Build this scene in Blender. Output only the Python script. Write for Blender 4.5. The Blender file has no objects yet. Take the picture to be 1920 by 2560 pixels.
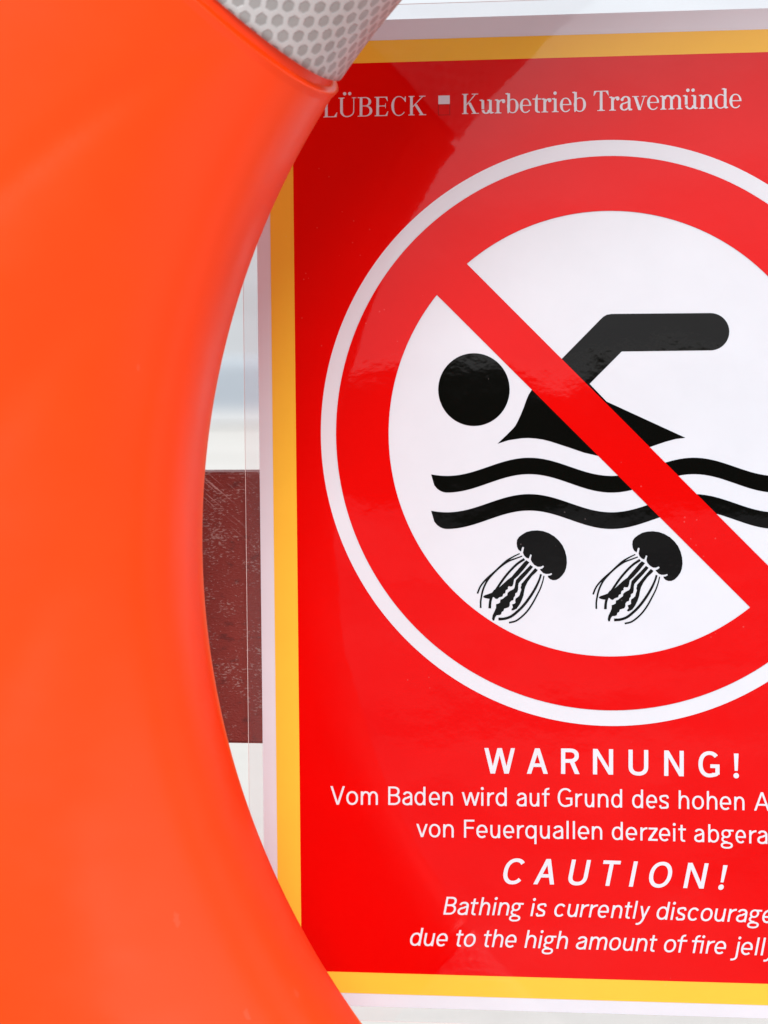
import bpy, bmesh, math, random
import numpy as np
from mathutils import Vector, Matrix
from mathutils.geometry import delaunay_2d_cdt

scene = bpy.context.scene
COL = scene.collection
PI = math.pi
R = math.radians

# ------------------------------------------------------------------ camera
F = 7515.0                       # focal length in photo pixels (1920 x 2560)
TH = math.atan(2.44e-5 * F)      # yaw between sign and camera
PH = math.atan(390 / F)          # camera looks down by this much
cam_d = bpy.data.cameras.new('camera')
cam = bpy.data.objects.new('camera', cam_d)
COL.objects.link(cam)
cam.rotation_euler = (PI / 2 - PH, 0, 0)
cam_d.sensor_fit = 'VERTICAL'
cam_d.sensor_height = 36.0
cam_d.lens = 36.0 * F / 2560
cam_d.clip_start = 0.01
cam_d.clip_end = 20000
cam_d.dof.use_dof = True
cam_d.dof.focus_distance = 0.893
cam_d.dof.aperture_fstop = 24
scene.camera = cam

# ------------------------------------------------------------------ light
SUN_EL, SUN_AZ = R(28.5), R(-2)    # azimuth measured from straight behind the camera, negative = left
world = bpy.data.worlds.new('World')
scene.world = world
world.use_nodes = True
wn = world.node_tree.nodes
wl = world.node_tree.links
bg = wn['Background']
sky = wn.new('ShaderNodeTexSky')
sky.sky_type = 'NISHITA'
sky.sun_disc = False
sky.sun_elevation = SUN_EL
sky.sun_rotation = R(180) - SUN_AZ
sky.air_density = 1.0
sky.dust_density = 0.8
tc = wn.new('ShaderNodeTexCoord')
mp = wn.new('ShaderNodeMapping')
mp.inputs['Scale'].default_value = (1.6, 1.6, 7.0)
nz = wn.new('ShaderNodeTexNoise')
nz.inputs['Scale'].default_value = 2.2
nz.inputs['Detail'].default_value = 7
nz.inputs['Roughness'].default_value = 0.58
rp = wn.new('ShaderNodeMapRange')
rp.inputs['From Min'].default_value = 0.25
rp.inputs['From Max'].default_value = 0.72
rp.inputs['To Min'].default_value = 0.90
rp.inputs['To Max'].default_value = 0.99
cr = wn.new('ShaderNodeMapRange')
cr.inputs['From Min'].default_value = 0.3
cr.inputs['From Max'].default_value = 0.7
cr.inputs['To Min'].default_value = 0.76
cr.inputs['To Max'].default_value = 1.18
cloud = wn.new('ShaderNodeMix')
cloud.data_type = 'RGBA'
cmul = wn.new('ShaderNodeVectorMath')
cmul.operation = 'SCALE'
cmul.inputs[0].default_value = (8.6, 9.0, 9.5)
wl.new(tc.outputs['Generated'], mp.inputs['Vector'])
wl.new(mp.outputs['Vector'], nz.inputs['Vector'])
wl.new(nz.outputs['Fac'], rp.inputs['Value'])
wl.new(nz.outputs['Fac'], cr.inputs['Value'])
# an overcast sky is brighter round the veiled sun than opposite it
sund = wn.new('ShaderNodeVectorMath'); sund.operation = 'DOT_PRODUCT'
sund.inputs[1].default_value = (math.sin(SUN_AZ) * math.cos(SUN_EL), -math.cos(SUN_AZ) * math.cos(SUN_EL), math.sin(SUN_EL))
wl.new(tc.outputs['Generated'], sund.inputs[0])
glow = wn.new('ShaderNodeMapRange'); glow.interpolation_type = 'SMOOTHSTEP'
glow.inputs['From Min'].default_value = -0.9; glow.inputs['From Max'].default_value = 1.0
glow.inputs['To Min'].default_value = 1.25; glow.inputs['To Max'].default_value = 1.6
wl.new(sund.outputs['Value'], glow.inputs['Value'])
sep = wn.new('ShaderNodeSeparateXYZ'); wl.new(tc.outputs['Generated'], sep.inputs[0])
low = wn.new('ShaderNodeMapRange'); low.interpolation_type = 'SMOOTHSTEP'
low.inputs['From Min'].default_value = 0.0; low.inputs['From Max'].default_value = 0.13
low.inputs['To Min'].default_value = 0.72; low.inputs['To Max'].default_value = 1.0
wl.new(sep.outputs['Z'], low.inputs['Value'])
# sky gradient added behind the camera, dark low down, to shape the sign's reflections
low_behind = wn.new('ShaderNodeMapRange'); low_behind.interpolation_type = 'SMOOTHSTEP'
low_behind.inputs['From Min'].default_value = 0.0; low_behind.inputs['From Max'].default_value = 0.12
low_behind.inputs['To Min'].default_value = 0.52; low_behind.inputs['To Max'].default_value = 1.22
wl.new(sep.outputs['Z'], low_behind.inputs['Value'])
side = wn.new('ShaderNodeMapRange'); side.interpolation_type = 'SMOOTHSTEP'
side.inputs['From Min'].default_value = -0.5; side.inputs['From Max'].default_value = 0.1
wl.new(sep.outputs['Y'], side.inputs['Value'])
lowmix = wn.new('ShaderNodeMix'); lowmix.data_type = 'FLOAT'
wl.new(side.outputs['Result'], lowmix.inputs['Factor'])
wl.new(low_behind.outputs['Result'], lowmix.inputs['A']); wl.new(low.outputs['Result'], lowmix.inputs['B'])
gm = wn.new('ShaderNodeMath'); gm.operation = 'MULTIPLY'
gm2 = wn.new('ShaderNodeMath'); gm2.operation = 'MULTIPLY'
wl.new(cr.outputs['Result'], gm.inputs[0]); wl.new(glow.outputs['Result'], gm.inputs[1])
wl.new(gm.outputs[0], gm2.inputs[0]); wl.new(lowmix.outputs['Result'], gm2.inputs[1])
wl.new(gm2.outputs[0], cmul.inputs['Scale'])
wl.new(rp.outputs['Result'], cloud.inputs['Factor'])
wl.new(sky.outputs['Color'], cloud.inputs['A'])
wl.new(cmul.outputs['Vector'], cloud.inputs['B'])
wl.new(cloud.outputs['Result'], bg.inputs['Color'])
bg.inputs['Strength'].default_value = 0.053

sun_d = bpy.data.lights.new('sun', 'SUN')
sun_d.energy = 1.5
sun_d.angle = R(26)
sun_d.color = (1.0, 0.98, 0.955)
sun = bpy.data.objects.new('sun', sun_d)
COL.objects.link(sun)
sdir = Vector((math.sin(SUN_AZ) * math.cos(SUN_EL), -math.cos(SUN_AZ) * math.cos(SUN_EL), math.sin(SUN_EL)))
sun.rotation_euler = sdir.to_track_quat('Z', 'Y').to_euler()

scene.view_settings.view_transform = 'Standard'
scene.view_settings.look = 'None'
scene.view_settings.exposure = 0.68
scene.view_settings.gamma = 1.0
scene.view_settings.use_curve_mapping = False

# ------------------------------------------------------------------ frames
def c2w(v):                      # camera frame (x right, y down, z forward) -> world
    x, y, z = v
    return Vector((x, z * math.cos(PH) - y * math.sin(PH), -z * math.sin(PH) - y * math.cos(PH)))
U_c = np.array([math.cos(TH), 0, -math.sin(TH)])
V0 = np.array([0, math.cos(PH), math.sin(PH)])
N_c = np.cross(U_c, V0); N_c /= np.linalg.norm(N_c)
if N_c[2] > 0: N_c = -N_c
V_c = np.cross(U_c, N_c); V_c *= np.sign(V_c[1])
Z0 = F / 8436.0
P0_c = np.array([(1520 - 960) / F * Z0, (1086 - 1280) / F * Z0, Z0])
SU, SV, SN, SP = c2w(U_c), c2w(V_c), c2w(N_c), c2w(P0_c)
# sign frame: x right, y up (= -v), z toward the viewer; origin at the centre of the round symbol
SIGN_M = Matrix(((SU.x, -SV.x, SN.x, SP.x), (SU.y, -SV.y, SN.y, SP.y), (SU.z, -SV.z, SN.z, SP.z), (0, 0, 0, 1)))

def uv(px, py):                  # photo measurement -> millimetres on the sheet (x right, y up)
    d = np.array([(px - 960) / F, (py - 1280) / F, 1.0])
    q = d * ((P0_c @ N_c) / (d @ N_c)) - P0_c
    return (float(q @ U_c) * 1000, -float(q @ V_c) * 1000)

# ------------------------------------------------------------------ helpers
def link(o, parent=None):
    COL.objects.link(o)
    if parent: o.parent = parent
    return o
def tag(o, label, cat, group=None):
    o['label'] = label; o['category'] = cat
    if group: o['group'] = group
    return o
def mesh_obj(name, verts, faces, mat, parent=None, smooth=False):
    me = bpy.data.meshes.new(name)
    me.from_pydata([tuple(v) for v in verts], [], faces)
    me.materials.append(mat)
    if smooth:
        for p in me.polygons: p.use_smooth = True
    me.update()
    return link(bpy.data.objects.new(name, me), parent)

def flat(polys):
    """union of 2-D polygons (mm) -> verts, tris"""
    rng = random.Random(5)
    best = None
    for tries in range(12):
        vs, fs, total = [], [], 0.0
        memo = {}
        for p in polys:
            a = sum(p[i][0] * p[(i + 1) % len(p)][1] - p[(i + 1) % len(p)][0] * p[i][1] for i in range(len(p))) / 2
            if abs(a) < 1e-6: continue
            if a < 0: p = p[::-1]
            total += abs(a)
            f = []
            for x, y in p:
                k = (round(x, 4), round(y, 4))
                if k not in memo:
                    j = 0.0008 * tries
                    memo[k] = len(vs)
                    vs.append(Vector((k[0] + rng.uniform(-j, j), k[1] + rng.uniform(-j, j))))
                if not f or f[-1] != memo[k]: f.append(memo[k])
            if f[0] == f[-1]: f.pop()
            if len(f) > 2: fs.append(f)
        r = delaunay_2d_cdt(vs, [], fs, 0, 1e-6)
        tri = [f for f, src in zip(r[2], r[5]) if src]
        ar = 0.0
        for f in tri:
            q = [r[0][i] for i in f]
            ar += abs((q[1].x - q[0].x) * (q[2].y - q[0].y) - (q[2].x - q[0].x) * (q[1].y - q[0].y)) / 2
        if best is None or ar < best[0]: best = (ar, r[0], tri)
        if ar <= total * 1.001: break
    return best[1], best[2]

def art(name, groups, z, mat, parent):
    """groups: list of polygon lists (each merged on its own); printed flat on the sheet at height z mm"""
    verts, faces = [], []
    for polys in groups:
        v, f = flat(polys)
        b = len(verts)
        verts += [(q.x / 1000, q.y / 1000, z / 1000) for q in v]
        for t in f:
            a = verts[b + t[0]]; c = verts[b + t[1]]; d = verts[b + t[2]]
            cr_ = (c[0] - a[0]) * (d[1] - a[1]) - (d[0] - a[0]) * (c[1] - a[1])
            faces.append([b + i for i in (t if cr_ > 0 else t[::-1])])
    return mesh_obj(name, verts, faces, mat, parent)

def rect(x0, x1, y0, y1): return [(x0, y0), (x1, y0), (x1, y1), (x0, y1)]
def ringq(cx, cy, rx, ry, tx, ty, a0=0, a1=360, n=28, e=2.0):
    """annular sector as quads; outer radii rx, ry; thickness tx at the sides, ty at top and bottom"""
    out = []
    def pt(r1, r2, a):
        c, s = math.cos(a), math.sin(a)
        return (cx + r1 * math.copysign(abs(c) ** (2 / e), c), cy + r2 * math.copysign(abs(s) ** (2 / e), s))
    m = max(3, int(n * abs(a1 - a0) / 360))
    for k in range(m):
        a, b = R(a0 + (a1 - a0) * k / m), R(a0 + (a1 - a0) * (k + 1) / m)
        out.append([pt(rx, ry, a), pt(rx, ry, b), pt(rx - tx, ry - ty, b), pt(rx - tx, ry - ty, a)])
    return out
def disc(cx, cy, rx, ry, n=24):
    return [[(cx + rx * math.cos(2 * PI * k / n), cy + ry * math.sin(2 * PI * k / n)) for k in range(n)]]
def smooth_path(pts, n=6):
    if len(pts) < 3: return list(pts)
    P = [tuple(2 * a - b for a, b in zip(pts[0], pts[1]))] + list(pts) + [tuple(2 * a - b for a, b in zip(pts[-1], pts[-2]))]
    out = []
    for i in range(1, len(P) - 2):
        for k in range(n):
            t = k / n
            out.append(tuple(0.5 * (2 * P[i][j] + (P[i + 1][j] - P[i - 1][j]) * t
                       + (2 * P[i - 1][j] - 5 * P[i][j] + 4 * P[i + 1][j] - P[i + 2][j]) * t * t
                       + (3 * P[i][j] - P[i - 1][j] - 3 * P[i + 1][j] + P[i + 2][j]) * t ** 3) for j in range(len(P[0]))))
    out.append(tuple(pts[-1]))
    return out
def strip(pts, smooth=True, n=6):
    """pts: (x, y, width); returns quads"""
    p = smooth_path(pts, n) if smooth else list(pts)
    L, Rr = [], []
    for i in range(len(p)):
        a, b = p[max(0, i - 1)], p[min(len(p) - 1, i + 1)]
        dx, dy = b[0] - a[0], b[1] - a[1]
        l = math.hypot(dx, dy) or 1
        nx, ny = -dy / l * p[i][2] / 2, dx / l * p[i][2] / 2
        L.append((p[i][0] + nx, p[i][1] + ny)); Rr.append((p[i][0] - nx, p[i][1] - ny))
    return [t for i in range(len(p) - 1) for t in ([L[i], L[i + 1], Rr[i + 1]], [L[i], Rr[i + 1], Rr[i]])]
def para(xb, yb, xt, yt, w): return [(xb, yb), (xb + w, yb), (xt + w, yt), (xt, yt)]

# ------------------------------------------------------------------ material helpers
def new_mat(name):
    m = bpy.data.materials.new(name); m.use_nodes = True
    n = m.node_tree.nodes
    return m, n, m.node_tree.links, n['Principled BSDF']
def obj_co(n, l, scale):
    t = n.new('ShaderNodeTexCoord'); m = n.new('ShaderNodeMapping')
    m.inputs['Scale'].default_value = scale
    l.new(t.outputs['Object'], m.inputs['Vector'])
    return m.outputs['Vector']
def noise(n, l, vec, scale, detail=3, rough=0.5, dist=0.0):
    t = n.new('ShaderNodeTexNoise')
    t.inputs['Scale'].default_value = scale; t.inputs['Detail'].default_value = detail
    t.inputs['Roughness'].default_value = rough; t.inputs['Distortion'].default_value = dist
    l.new(vec, t.inputs['Vector'])
    return t.outputs['Fac']
def ramp(n, l, fac, stops):
    r = n.new('ShaderNodeValToRGB')
    e = r.color_ramp.elements
    e[0].position, e[0].color = stops[0]
    e[1].position, e[1].color = stops[1]
    for p, c in stops[2:]:
        k = e.new(p); k.color = c
    l.new(fac, r.inputs['Fac'])
    return r.outputs['Color']
def math_node(n, l, op, a, b=None):
    m = n.new('ShaderNodeMath'); m.operation = op
    for i, q in enumerate((a, b)):
        if q is None: continue
        if isinstance(q, (int, float)): m.inputs[i].default_value = q
        else: l.new(q, m.inputs[i])
    return m.outputs[0]
def mix_rgb(n, l, fac, a, b):
    m = n.new('ShaderNodeMix'); m.data_type = 'RGBA'
    for k, q in (('Factor', fac), ('A', a), ('B', b)):
        if isinstance(q, (int, float)): m.inputs[k].default_value = q
        elif isinstance(q, tuple): m.inputs[k].default_value = q
        else: l.new(q, m.inputs[k])
    return m.outputs['Result']

def laminate_bump(n, l):
    """gentle waves and the fine orange peel of a laminated sheet"""
    v = obj_co(n, l, (1, 1, 1))
    a = noise(n, l, v, 14, 2, 0.5)
    b = noise(n, l, v, 75, 4, 0.55)
    h = math_node(n, l, 'ADD', math_node(n, l, 'MULTIPLY', a, WAVE_A), math_node(n, l, 'MULTIPLY', b, WAVE_B))
    bp = n.new('ShaderNodeBump')
    bp.inputs['Strength'].default_value = 1.0
    bp.inputs['Distance'].default_value = 1.0
    l.new(h, bp.inputs['Height'])
    return bp.outputs['Normal']
WAVE_A, WAVE_B = 0.00035, 0.00003

def print_mat(name, col, dust=True):
    m, n, l, b = new_mat(name)
    v = obj_co(n, l, (1, 1, 1))
    f = noise(n, l, v, 60, 4, 0.6)
    lo = tuple(c * 0.95 for c in col) + (1,); hi = tuple(min(1, c * 1.04) for c in col) + (1,)
    base = mix_rgb(n, l, f, lo, hi)
    if dust:                      # tiny pale specks of dust and trapped air under the film
        vo = n.new('ShaderNodeTexVoronoi'); vo.inputs['Scale'].default_value = 620
        l.new(v, vo.inputs['Vector'])
        s = math_node(n, l, 'LESS_THAN', vo.outputs['Distance'], 0.16)
        wn_ = n.new('ShaderNodeTexWhiteNoise'); wn_.noise_dimensions = '3D'
        l.new(vo.outputs['Position'], wn_.inputs['Vector'])
        s = math_node(n, l, 'MULTIPLY', s, math_node(n, l, 'GREATER_THAN', wn_.outputs['Value'], 0.90))
        patch = noise(n, l, v, 11, 3, 0.6)
        s = math_node(n, l, 'MULTIPLY', s, math_node(n, l, 'GREATER_THAN', patch, 0.57))
        base = mix_rgb(n, l, math_node(n, l, 'MULTIPLY', s, 0.06), base, (0.8, 0.72, 0.7, 1))
    l.new(base, b.inputs['Base Color'])
    b.inputs['Roughness'].default_value = 0.035
    b.inputs['IOR'].default_value = 1.5
    l.new(laminate_bump(n, l), b.inputs['Normal'])
    return m

M_WHITE = print_mat('print_white', (0.655, 0.725, 0.785), False)
M_YELLOW = print_mat('print_yellow', (0.84, 0.535, 0.05))
M_RED = print_mat('print_red', (0.65, 0.0008, 0.0010))
M_BLACK = print_mat('print_black', (0.0015, 0.0012, 0.0014))

def film_mat():
    m, n, l, b = new_mat('clear_laminate_film')
    out = n['Material Output']
    tr = n.new('ShaderNodeBsdfTransparent'); tr.inputs['Color'].default_value = (0.99, 0.985, 0.99, 1)
    gl = n.new('ShaderNodeBsdfGlossy'); gl.inputs['Roughness'].default_value = 0.05
    fr = n.new('ShaderNodeFresnel'); fr.inputs['IOR'].default_value = 1.45
    nm = laminate_bump(n, l)
    l.new(nm, gl.inputs['Normal']); l.new(nm, fr.inputs['Normal'])
    mx = n.new('ShaderNodeMixShader')
    l.new(fr.outputs[0], mx.inputs[0]); l.new(tr.outputs[0], mx.inputs[1]); l.new(gl.outputs[0], mx.inputs[2])
    df = n.new('ShaderNodeBsdfDiffuse'); df.inputs['Color'].default_value = (0.85, 0.82, 0.85, 1)   # faint milkiness
    m2 = n.new('ShaderNodeMixShader'); m2.inputs[0].default_value = 0.018
    l.new(mx.outputs[0], m2.inputs[1]); l.new(df.outputs[0], m2.inputs[2])
    l.new(m2.outputs[0], out.inputs['Surface'])
    return m

# ------------------------------------------------------------------ the setting
def sand_mat():
    m, n, l, b = new_mat('pale_sand')
    v = obj_co(n, l, (1, 1, 1))
    f = noise(n, l, v, 0.35, 6, 0.6)
    l.new(ramp(n, l, f, [(0.3, (0.53, 0.505, 0.465, 1)), (0.7, (0.63, 0.605, 0.565, 1))]), b.inputs['Base Color'])
    b.inputs['Roughness'].default_value = 0.95
    bp = n.new('ShaderNodeBump'); bp.inputs['Distance'].default_value = 0.05
    l.new(noise(n, l, v, 3, 5, 0.6), bp.inputs['Height']); l.new(bp.outputs['Normal'], b.inputs['Normal'])
    return m
def sea_mat():
    m, n, l, b = new_mat('sea_water')
    v = obj_co(n, l, (0.05, 0.25, 1))
    f = noise(n, l, v, 1.0, 5, 0.6)
    deep = ramp(n, l, f, [(0.3, (0.25, 0.285, 0.32, 1)), (0.7, (0.31, 0.34, 0.37, 1))])
    t = n.new('ShaderNodeTexCoord'); sx = n.new('ShaderNodeSeparateXYZ'); l.new(t.outputs['Object'], sx.inputs[0])
    mr = n.new('ShaderNodeMapRange'); mr.interpolation_type = 'SMOOTHSTEP'
    mr.inputs['From Min'].default_value = 58; mr.inputs['From Max'].default_value = 92
    l.new(sx.outputs['Y'], mr.inputs['Value'])
    far = n.new('ShaderNodeMapRange'); far.interpolation_type = 'SMOOTHSTEP'
    far.inputs['From Min'].default_value = 150; far.inputs['From Max'].default_value = 700
    l.new(sx.outputs['Y'], far.inputs['Value'])
    deep = mix_rgb(n, l, far.outputs['Result'], deep, (0.42, 0.46, 0.49, 1))  # distant water painted paler, for haze and glint
    l.new(mix_rgb(n, l, mr.outputs['Result'], (0.60, 0.58, 0.55, 1), deep), b.inputs['Base Color'])   # sandy shallows
    b.inputs['Roughness'].default_value = 0.4
    b.inputs['IOR'].default_value = 1.33
    bp = n.new('ShaderNodeBump'); bp.inputs['Distance'].default_value = 0.3
    l.new(noise(n, l, obj_co(n, l, (0.4, 1.2, 1)), 1.0, 4, 0.6), bp.inputs['Height'])
    l.new(bp.outputs['Normal'], b.inputs['Normal'])
    return m
def reflected_grey_mat():
    m, n, l, b = new_mat('reflected_grey')
    v = obj_co(n, l, (1, 1, 1))
    f = noise(n, l, v, 0.7, 6, 0.62)
    l.new(ramp(n, l, f, [(0.3, (0.07, 0.069, 0.067, 1)), (0.7, (0.32, 0.31, 0.295, 1))]), b.inputs['Base Color'])
    b.inputs['Specular IOR Level'].default_value = 0.0
    b.inputs['Roughness'].default_value = 0.9
    return m
def reflected_dark_mat():
    m, n, l, b = new_mat('reflected_dark')
    v = obj_co(n, l, (1, 1, 1))
    f = noise(n, l, v, 0.6, 6, 0.6)
    l.new(ramp(n, l, f, [(0.3, (0.028, 0.034, 0.02, 1)), (0.7, (0.05, 0.055, 0.032, 1))]), b.inputs['Base Color'])
    b.inputs['Specular IOR Level'].default_value = 0.0
    b.inputs['Roughness'].default_value = 0.9
    return m
GZ = -1.4
def sheet(name, x0, x1, y0, y1, z, mat, nx=1, ny=1):
    vs = [(x0 + (x1 - x0) * i / nx, y0 + (y1 - y0) * j / ny, z) for j in range(ny + 1) for i in range(nx + 1)]
    fs = [(j * (nx + 1) + i, j * (nx + 1) + i + 1, (j + 1) * (nx + 1) + i + 1, (j + 1) * (nx + 1) + i) for j in range(ny) for i in range(nx)]
    o = mesh_obj(name, vs, fs, mat)
    o['kind'] = 'structure'
    return o
sheet('ground', -3000, 3000, -3000, 3000, GZ, sand_mat(), 4, 4)
sheet('water', -6000, 6000, 60, 9000, GZ + 0.03, sea_mat(), 4, 4)
sheet('added_grey_ground', -400, 400, -24, -1.2, GZ + 0.02, reflected_grey_mat(), 2, 2)  # unseen, added behind the camera; its mottled grey tones the sign's reflections
sheet('added_dark_ground', -400, 400, -300, -24, GZ + 0.02, reflected_dark_mat(), 2, 2)  # unseen dark strip, added to dim the sign's reflections just under the horizon

# ------------------------------------------------------------------ plank behind the sign
def plank_mat():
    m, n, l, b = new_mat('worn_oxblood_paint')
    v = obj_co(n, l, (1, 1, 1))
    base = mix_rgb(n, l, noise(n, l, v, 25, 4, 0.6), (0.165, 0.020, 0.014, 1), (0.235, 0.030, 0.020, 1))
    # paint rubbed off along the grain in flakes that gather in patches
    vg = obj_co(n, l, (0.45, 1.0, 1.0))
    fine = noise(n, l, vg, 1900, 4, 0.62, 0.3)
    patch = noise(n, l, obj_co(n, l, (0.7, 1.0, 1.0)), 150, 4, 0.68)
    s = math_node(n, l, 'ADD', math_node(n, l, 'MULTIPLY', fine, 0.75), math_node(n, l, 'MULTIPLY', patch, 0.42))
    wear = ramp(n, l, s, [(0.645, (0, 0, 0, 1)), (0.70, (1, 1, 1, 1))])
    base = mix_rgb(n, l, math_node(n, l, 'MULTIPLY', wear, 0.72), base, (0.37, 0.29, 0.265, 1))
    dark = ramp(n, l, noise(n, l, vg, 480, 3, 0.6), [(0.30, (1, 1, 1, 1)), (0.40, (0, 0, 0, 1))])
    base = mix_rgb(n, l, math_node(n, l, 'MULTIPLY', dark, 0.5), base, (0.045, 0.008, 0.008, 1))
    # slanting scratches near the upper edge
    t = n.new('ShaderNodeTexCoord'); mp_ = n.new('ShaderNodeMapping')
    mr_ = n.new('ShaderNodeMapping')
    mr_.inputs['Rotation'].default_value = (0, 0, R(40))
    mp_.inputs['Scale'].default_value = (45, 1500, 0.01)
    l.new(t.outputs['Object'], mr_.inputs['Vector'])
    l.new(mr_.outputs['Vector'], mp_.inputs['Vector'])
    sc = noise(n, l, mp_.outputs['Vector'], 1.0, 2, 0.5)
    sc = ramp(n, l, sc, [(0.60, (0, 0, 0, 1)), (0.66, (1, 1, 1, 1))])
    sx = n.new('ShaderNodeSeparateXYZ'); l.new(t.outputs['Object'], sx.inputs[0])
    mr = n.new('ShaderNodeMapRange'); l.new(sx.outputs['Y'], mr.inputs['Value'])
    mr.inputs['From Min'].default_value = 0.014; mr.inputs['From Max'].default_value = 0.032
    l2 = noise(n, l, v, 55, 2, 0.5)
    sc = math_node(n, l, 'MULTIPLY', sc, math_node(n, l, 'MULTIPLY', mr.outputs['Result'], ramp(n, l, l2, [(0.38, (0, 0, 0, 1)), (0.55, (1, 1, 1, 1))])))
    base = mix_rgb(n, l, math_node(n, l, 'MULTIPLY', sc, 0.8), base, (0.52, 0.40, 0.37, 1))
    l.new(base, b.inputs['Base Color'])
    b.inputs['Roughness'].default_value = 0.55
    bp = n.new('ShaderNodeBump'); bp.inputs['Distance'].default_value = 0.0004
    l.new(fine, bp.inputs['Height']); l.new(bp.outputs['Normal'], b.inputs['Normal'])
    return m
def box_bevel(name, sx, sy, sz, bev, mat, parent=None, jag=0.0):
    bm = bmesh.new()
    bmesh.ops.create_cube(bm, size=1)
    bmesh.ops.scale(bm, vec=(sx, sy, sz), verts=bm.verts)
    bmesh.ops.bevel(bm, geom=list(bm.edges), offset=bev, segments=3, affect='EDGES')
    me = bpy.data.meshes.new(name); bm.to_mesh(me); bm.free()
    me.materials.append(mat)
    return link(bpy.data.objects.new(name, me), parent)
plank = box_bevel('wooden_board', 1.9, 0.0828, 0.022, 0.0007, plank_mat())
plank.matrix_world = SIGN_M @ Matrix.Translation((0, -0.0524, -0.0016 - 0.011))
tag(plank, 'worn oxblood red plank lying level behind the laminated sign', 'board')

# ------------------------------------------------------------------ the sign
sign = bpy.data.objects.new('warning_sign', None)
link(sign)
sign.matrix_world = SIGN_M
sign.empty_display_size = 0.1
tag(sign, 'laminated red and yellow no swimming notice warning of jellyfish', 'sign')

PX0, PX1, PY1, PY0 = -105.9, 104.6, 124.0, -173.4      # paper
sheet_o = box_bevel('paper_sheet', (PX1 - PX0) / 1000, (PY1 - PY0) / 1000, 0.0004, 0.00005, M_WHITE, sign)
sheet_o.data.transform(Matrix.Translation(((PX0 + PX1) / 2000, (PY0 + PY1) / 2000, -0.0002)))
# clear film margin: a frame of film round the paper, doubled into a welded lip at its rim
FM = film_mat()
def frame_polys(x0, x1, y0, y1, w):
    return [rect(x0 - w, x0, y0 - w, y1 + w), rect(x1, x1 + w, y0 - w, y1 + w), rect(x0, x1, y0 - w, y0), rect(x0, x1, y1, y1 + w)]
def film(name, x0, x1, y0, y1, w, th, z):
    vs, fs = [], []
    o = [(x0 - w, y0 - w), (x1 + w, y0 - w), (x1 + w, y1 + w), (x0 - w, y1 + w)]
    i = [(x0, y0), (x1, y0), (x1, y1), (x0, y1)]
    for zz in (z, z + th):
        vs += [(a / 1000, b / 1000, zz / 1000) for a, b in o] + [(a / 1000, b / 1000, zz / 1000) for a, b in i]
    for k in range(4):
        j = (k + 1) % 4
        fs += [(8 + k, 8 + j, 12 + j, 12 + k), (j, k, 4 + k, 4 + j), (k, j, 8 + j, 8 + k)]
    return mesh_obj(name, vs, fs, FM, sign)
film('clear_film_margin', PX0 - 0.05, PX1 + 0.05, PY0 - 0.05, PY1 + 0.05, 4.3, 0.25, -0.33)
def edge_mat():
    m, n, l, b = new_mat('film_cut_edge')
    b.inputs['Base Color'].default_value = (0.80, 0.74, 0.71, 1)
    b.inputs['Roughness'].default_value = 0.3
    return m
wm = 4.35
art('film_edge', [[rect(PX0 - wm - .16, PX0 - wm, PY0 - wm, PY1 + wm)], [rect(PX1 + wm, PX1 + wm + .16, PY0 - wm, PY1 + wm)],
    [rect(PX0 - wm, PX1 + wm, PY1 + wm, PY1 + wm + .16)], [rect(PX0 - wm, PX1 + wm, PY0 - wm - .16, PY0 - wm)]], -0.1, edge_mat(), sign)

art('yellow_border', [frame_polys(-94.5, 94.3, -163.0, 111.3, 0) and
    [rect(-101.7, -94.5, -169.4, 117.9), rect(94.3, 101.5, -169.4, 117.9), rect(-94.5, 94.3, 111.3, 117.9), rect(-94.5, 94.3, -169.4, -163.0)]], 0.1, M_YELLOW, sign)
art('red_panel', [[rect(-94.5, 94.3, -163.0, 111.3)]], 0.1, M_RED, sign)

symbol = bpy.data.objects.new('prohibition_symbol', None)
link(symbol, sign)
art('white_disc', [[[(86.8 * math.cos(2 * PI * k / 240), 86.8 * math.sin(2 * PI * k / 240)) for k in range(240)]]], 0.2, M_WHITE, symbol)
bar = [uv(1095.4 - 160, 740 - 160), uv(1208 - 160, 700 - 160), uv(1857 + 160, 1350 + 160), uv(1707 + 160, 1350 + 163)]
# clip the bar to the ring: keep it as a rectangle that ends inside the band
def lin(p, q, r_):
    dx, dy = q[0] - p[0], q[1] - p[1]; l_ = math.hypot(dx, dy); dx /= l_; dy /= l_
    t0 = -(p[0] * dx + p[1] * dy); cxx, cyy = p[0] + dx * t0, p[1] + dy * t0
    h = math.sqrt(r_ * r_ - cxx * cxx - cyy * cyy)
    return (cxx - dx * h, cyy - dy * h), (cxx + dx * h, cyy + dy * h)
up = lin(uv(1208, 700), uv(1857, 1350), 74)
lo = lin(uv(1095.4, 740), uv(1707, 1350), 74)
art('red_ring_and_bar', [ringq(0, 0, 82.1, 82.1, 16.1, 16.1, 0, 360, 240) + [[up[0], up[1], lo[1], lo[0]]]], 0.4, M_RED, symbol)

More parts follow.
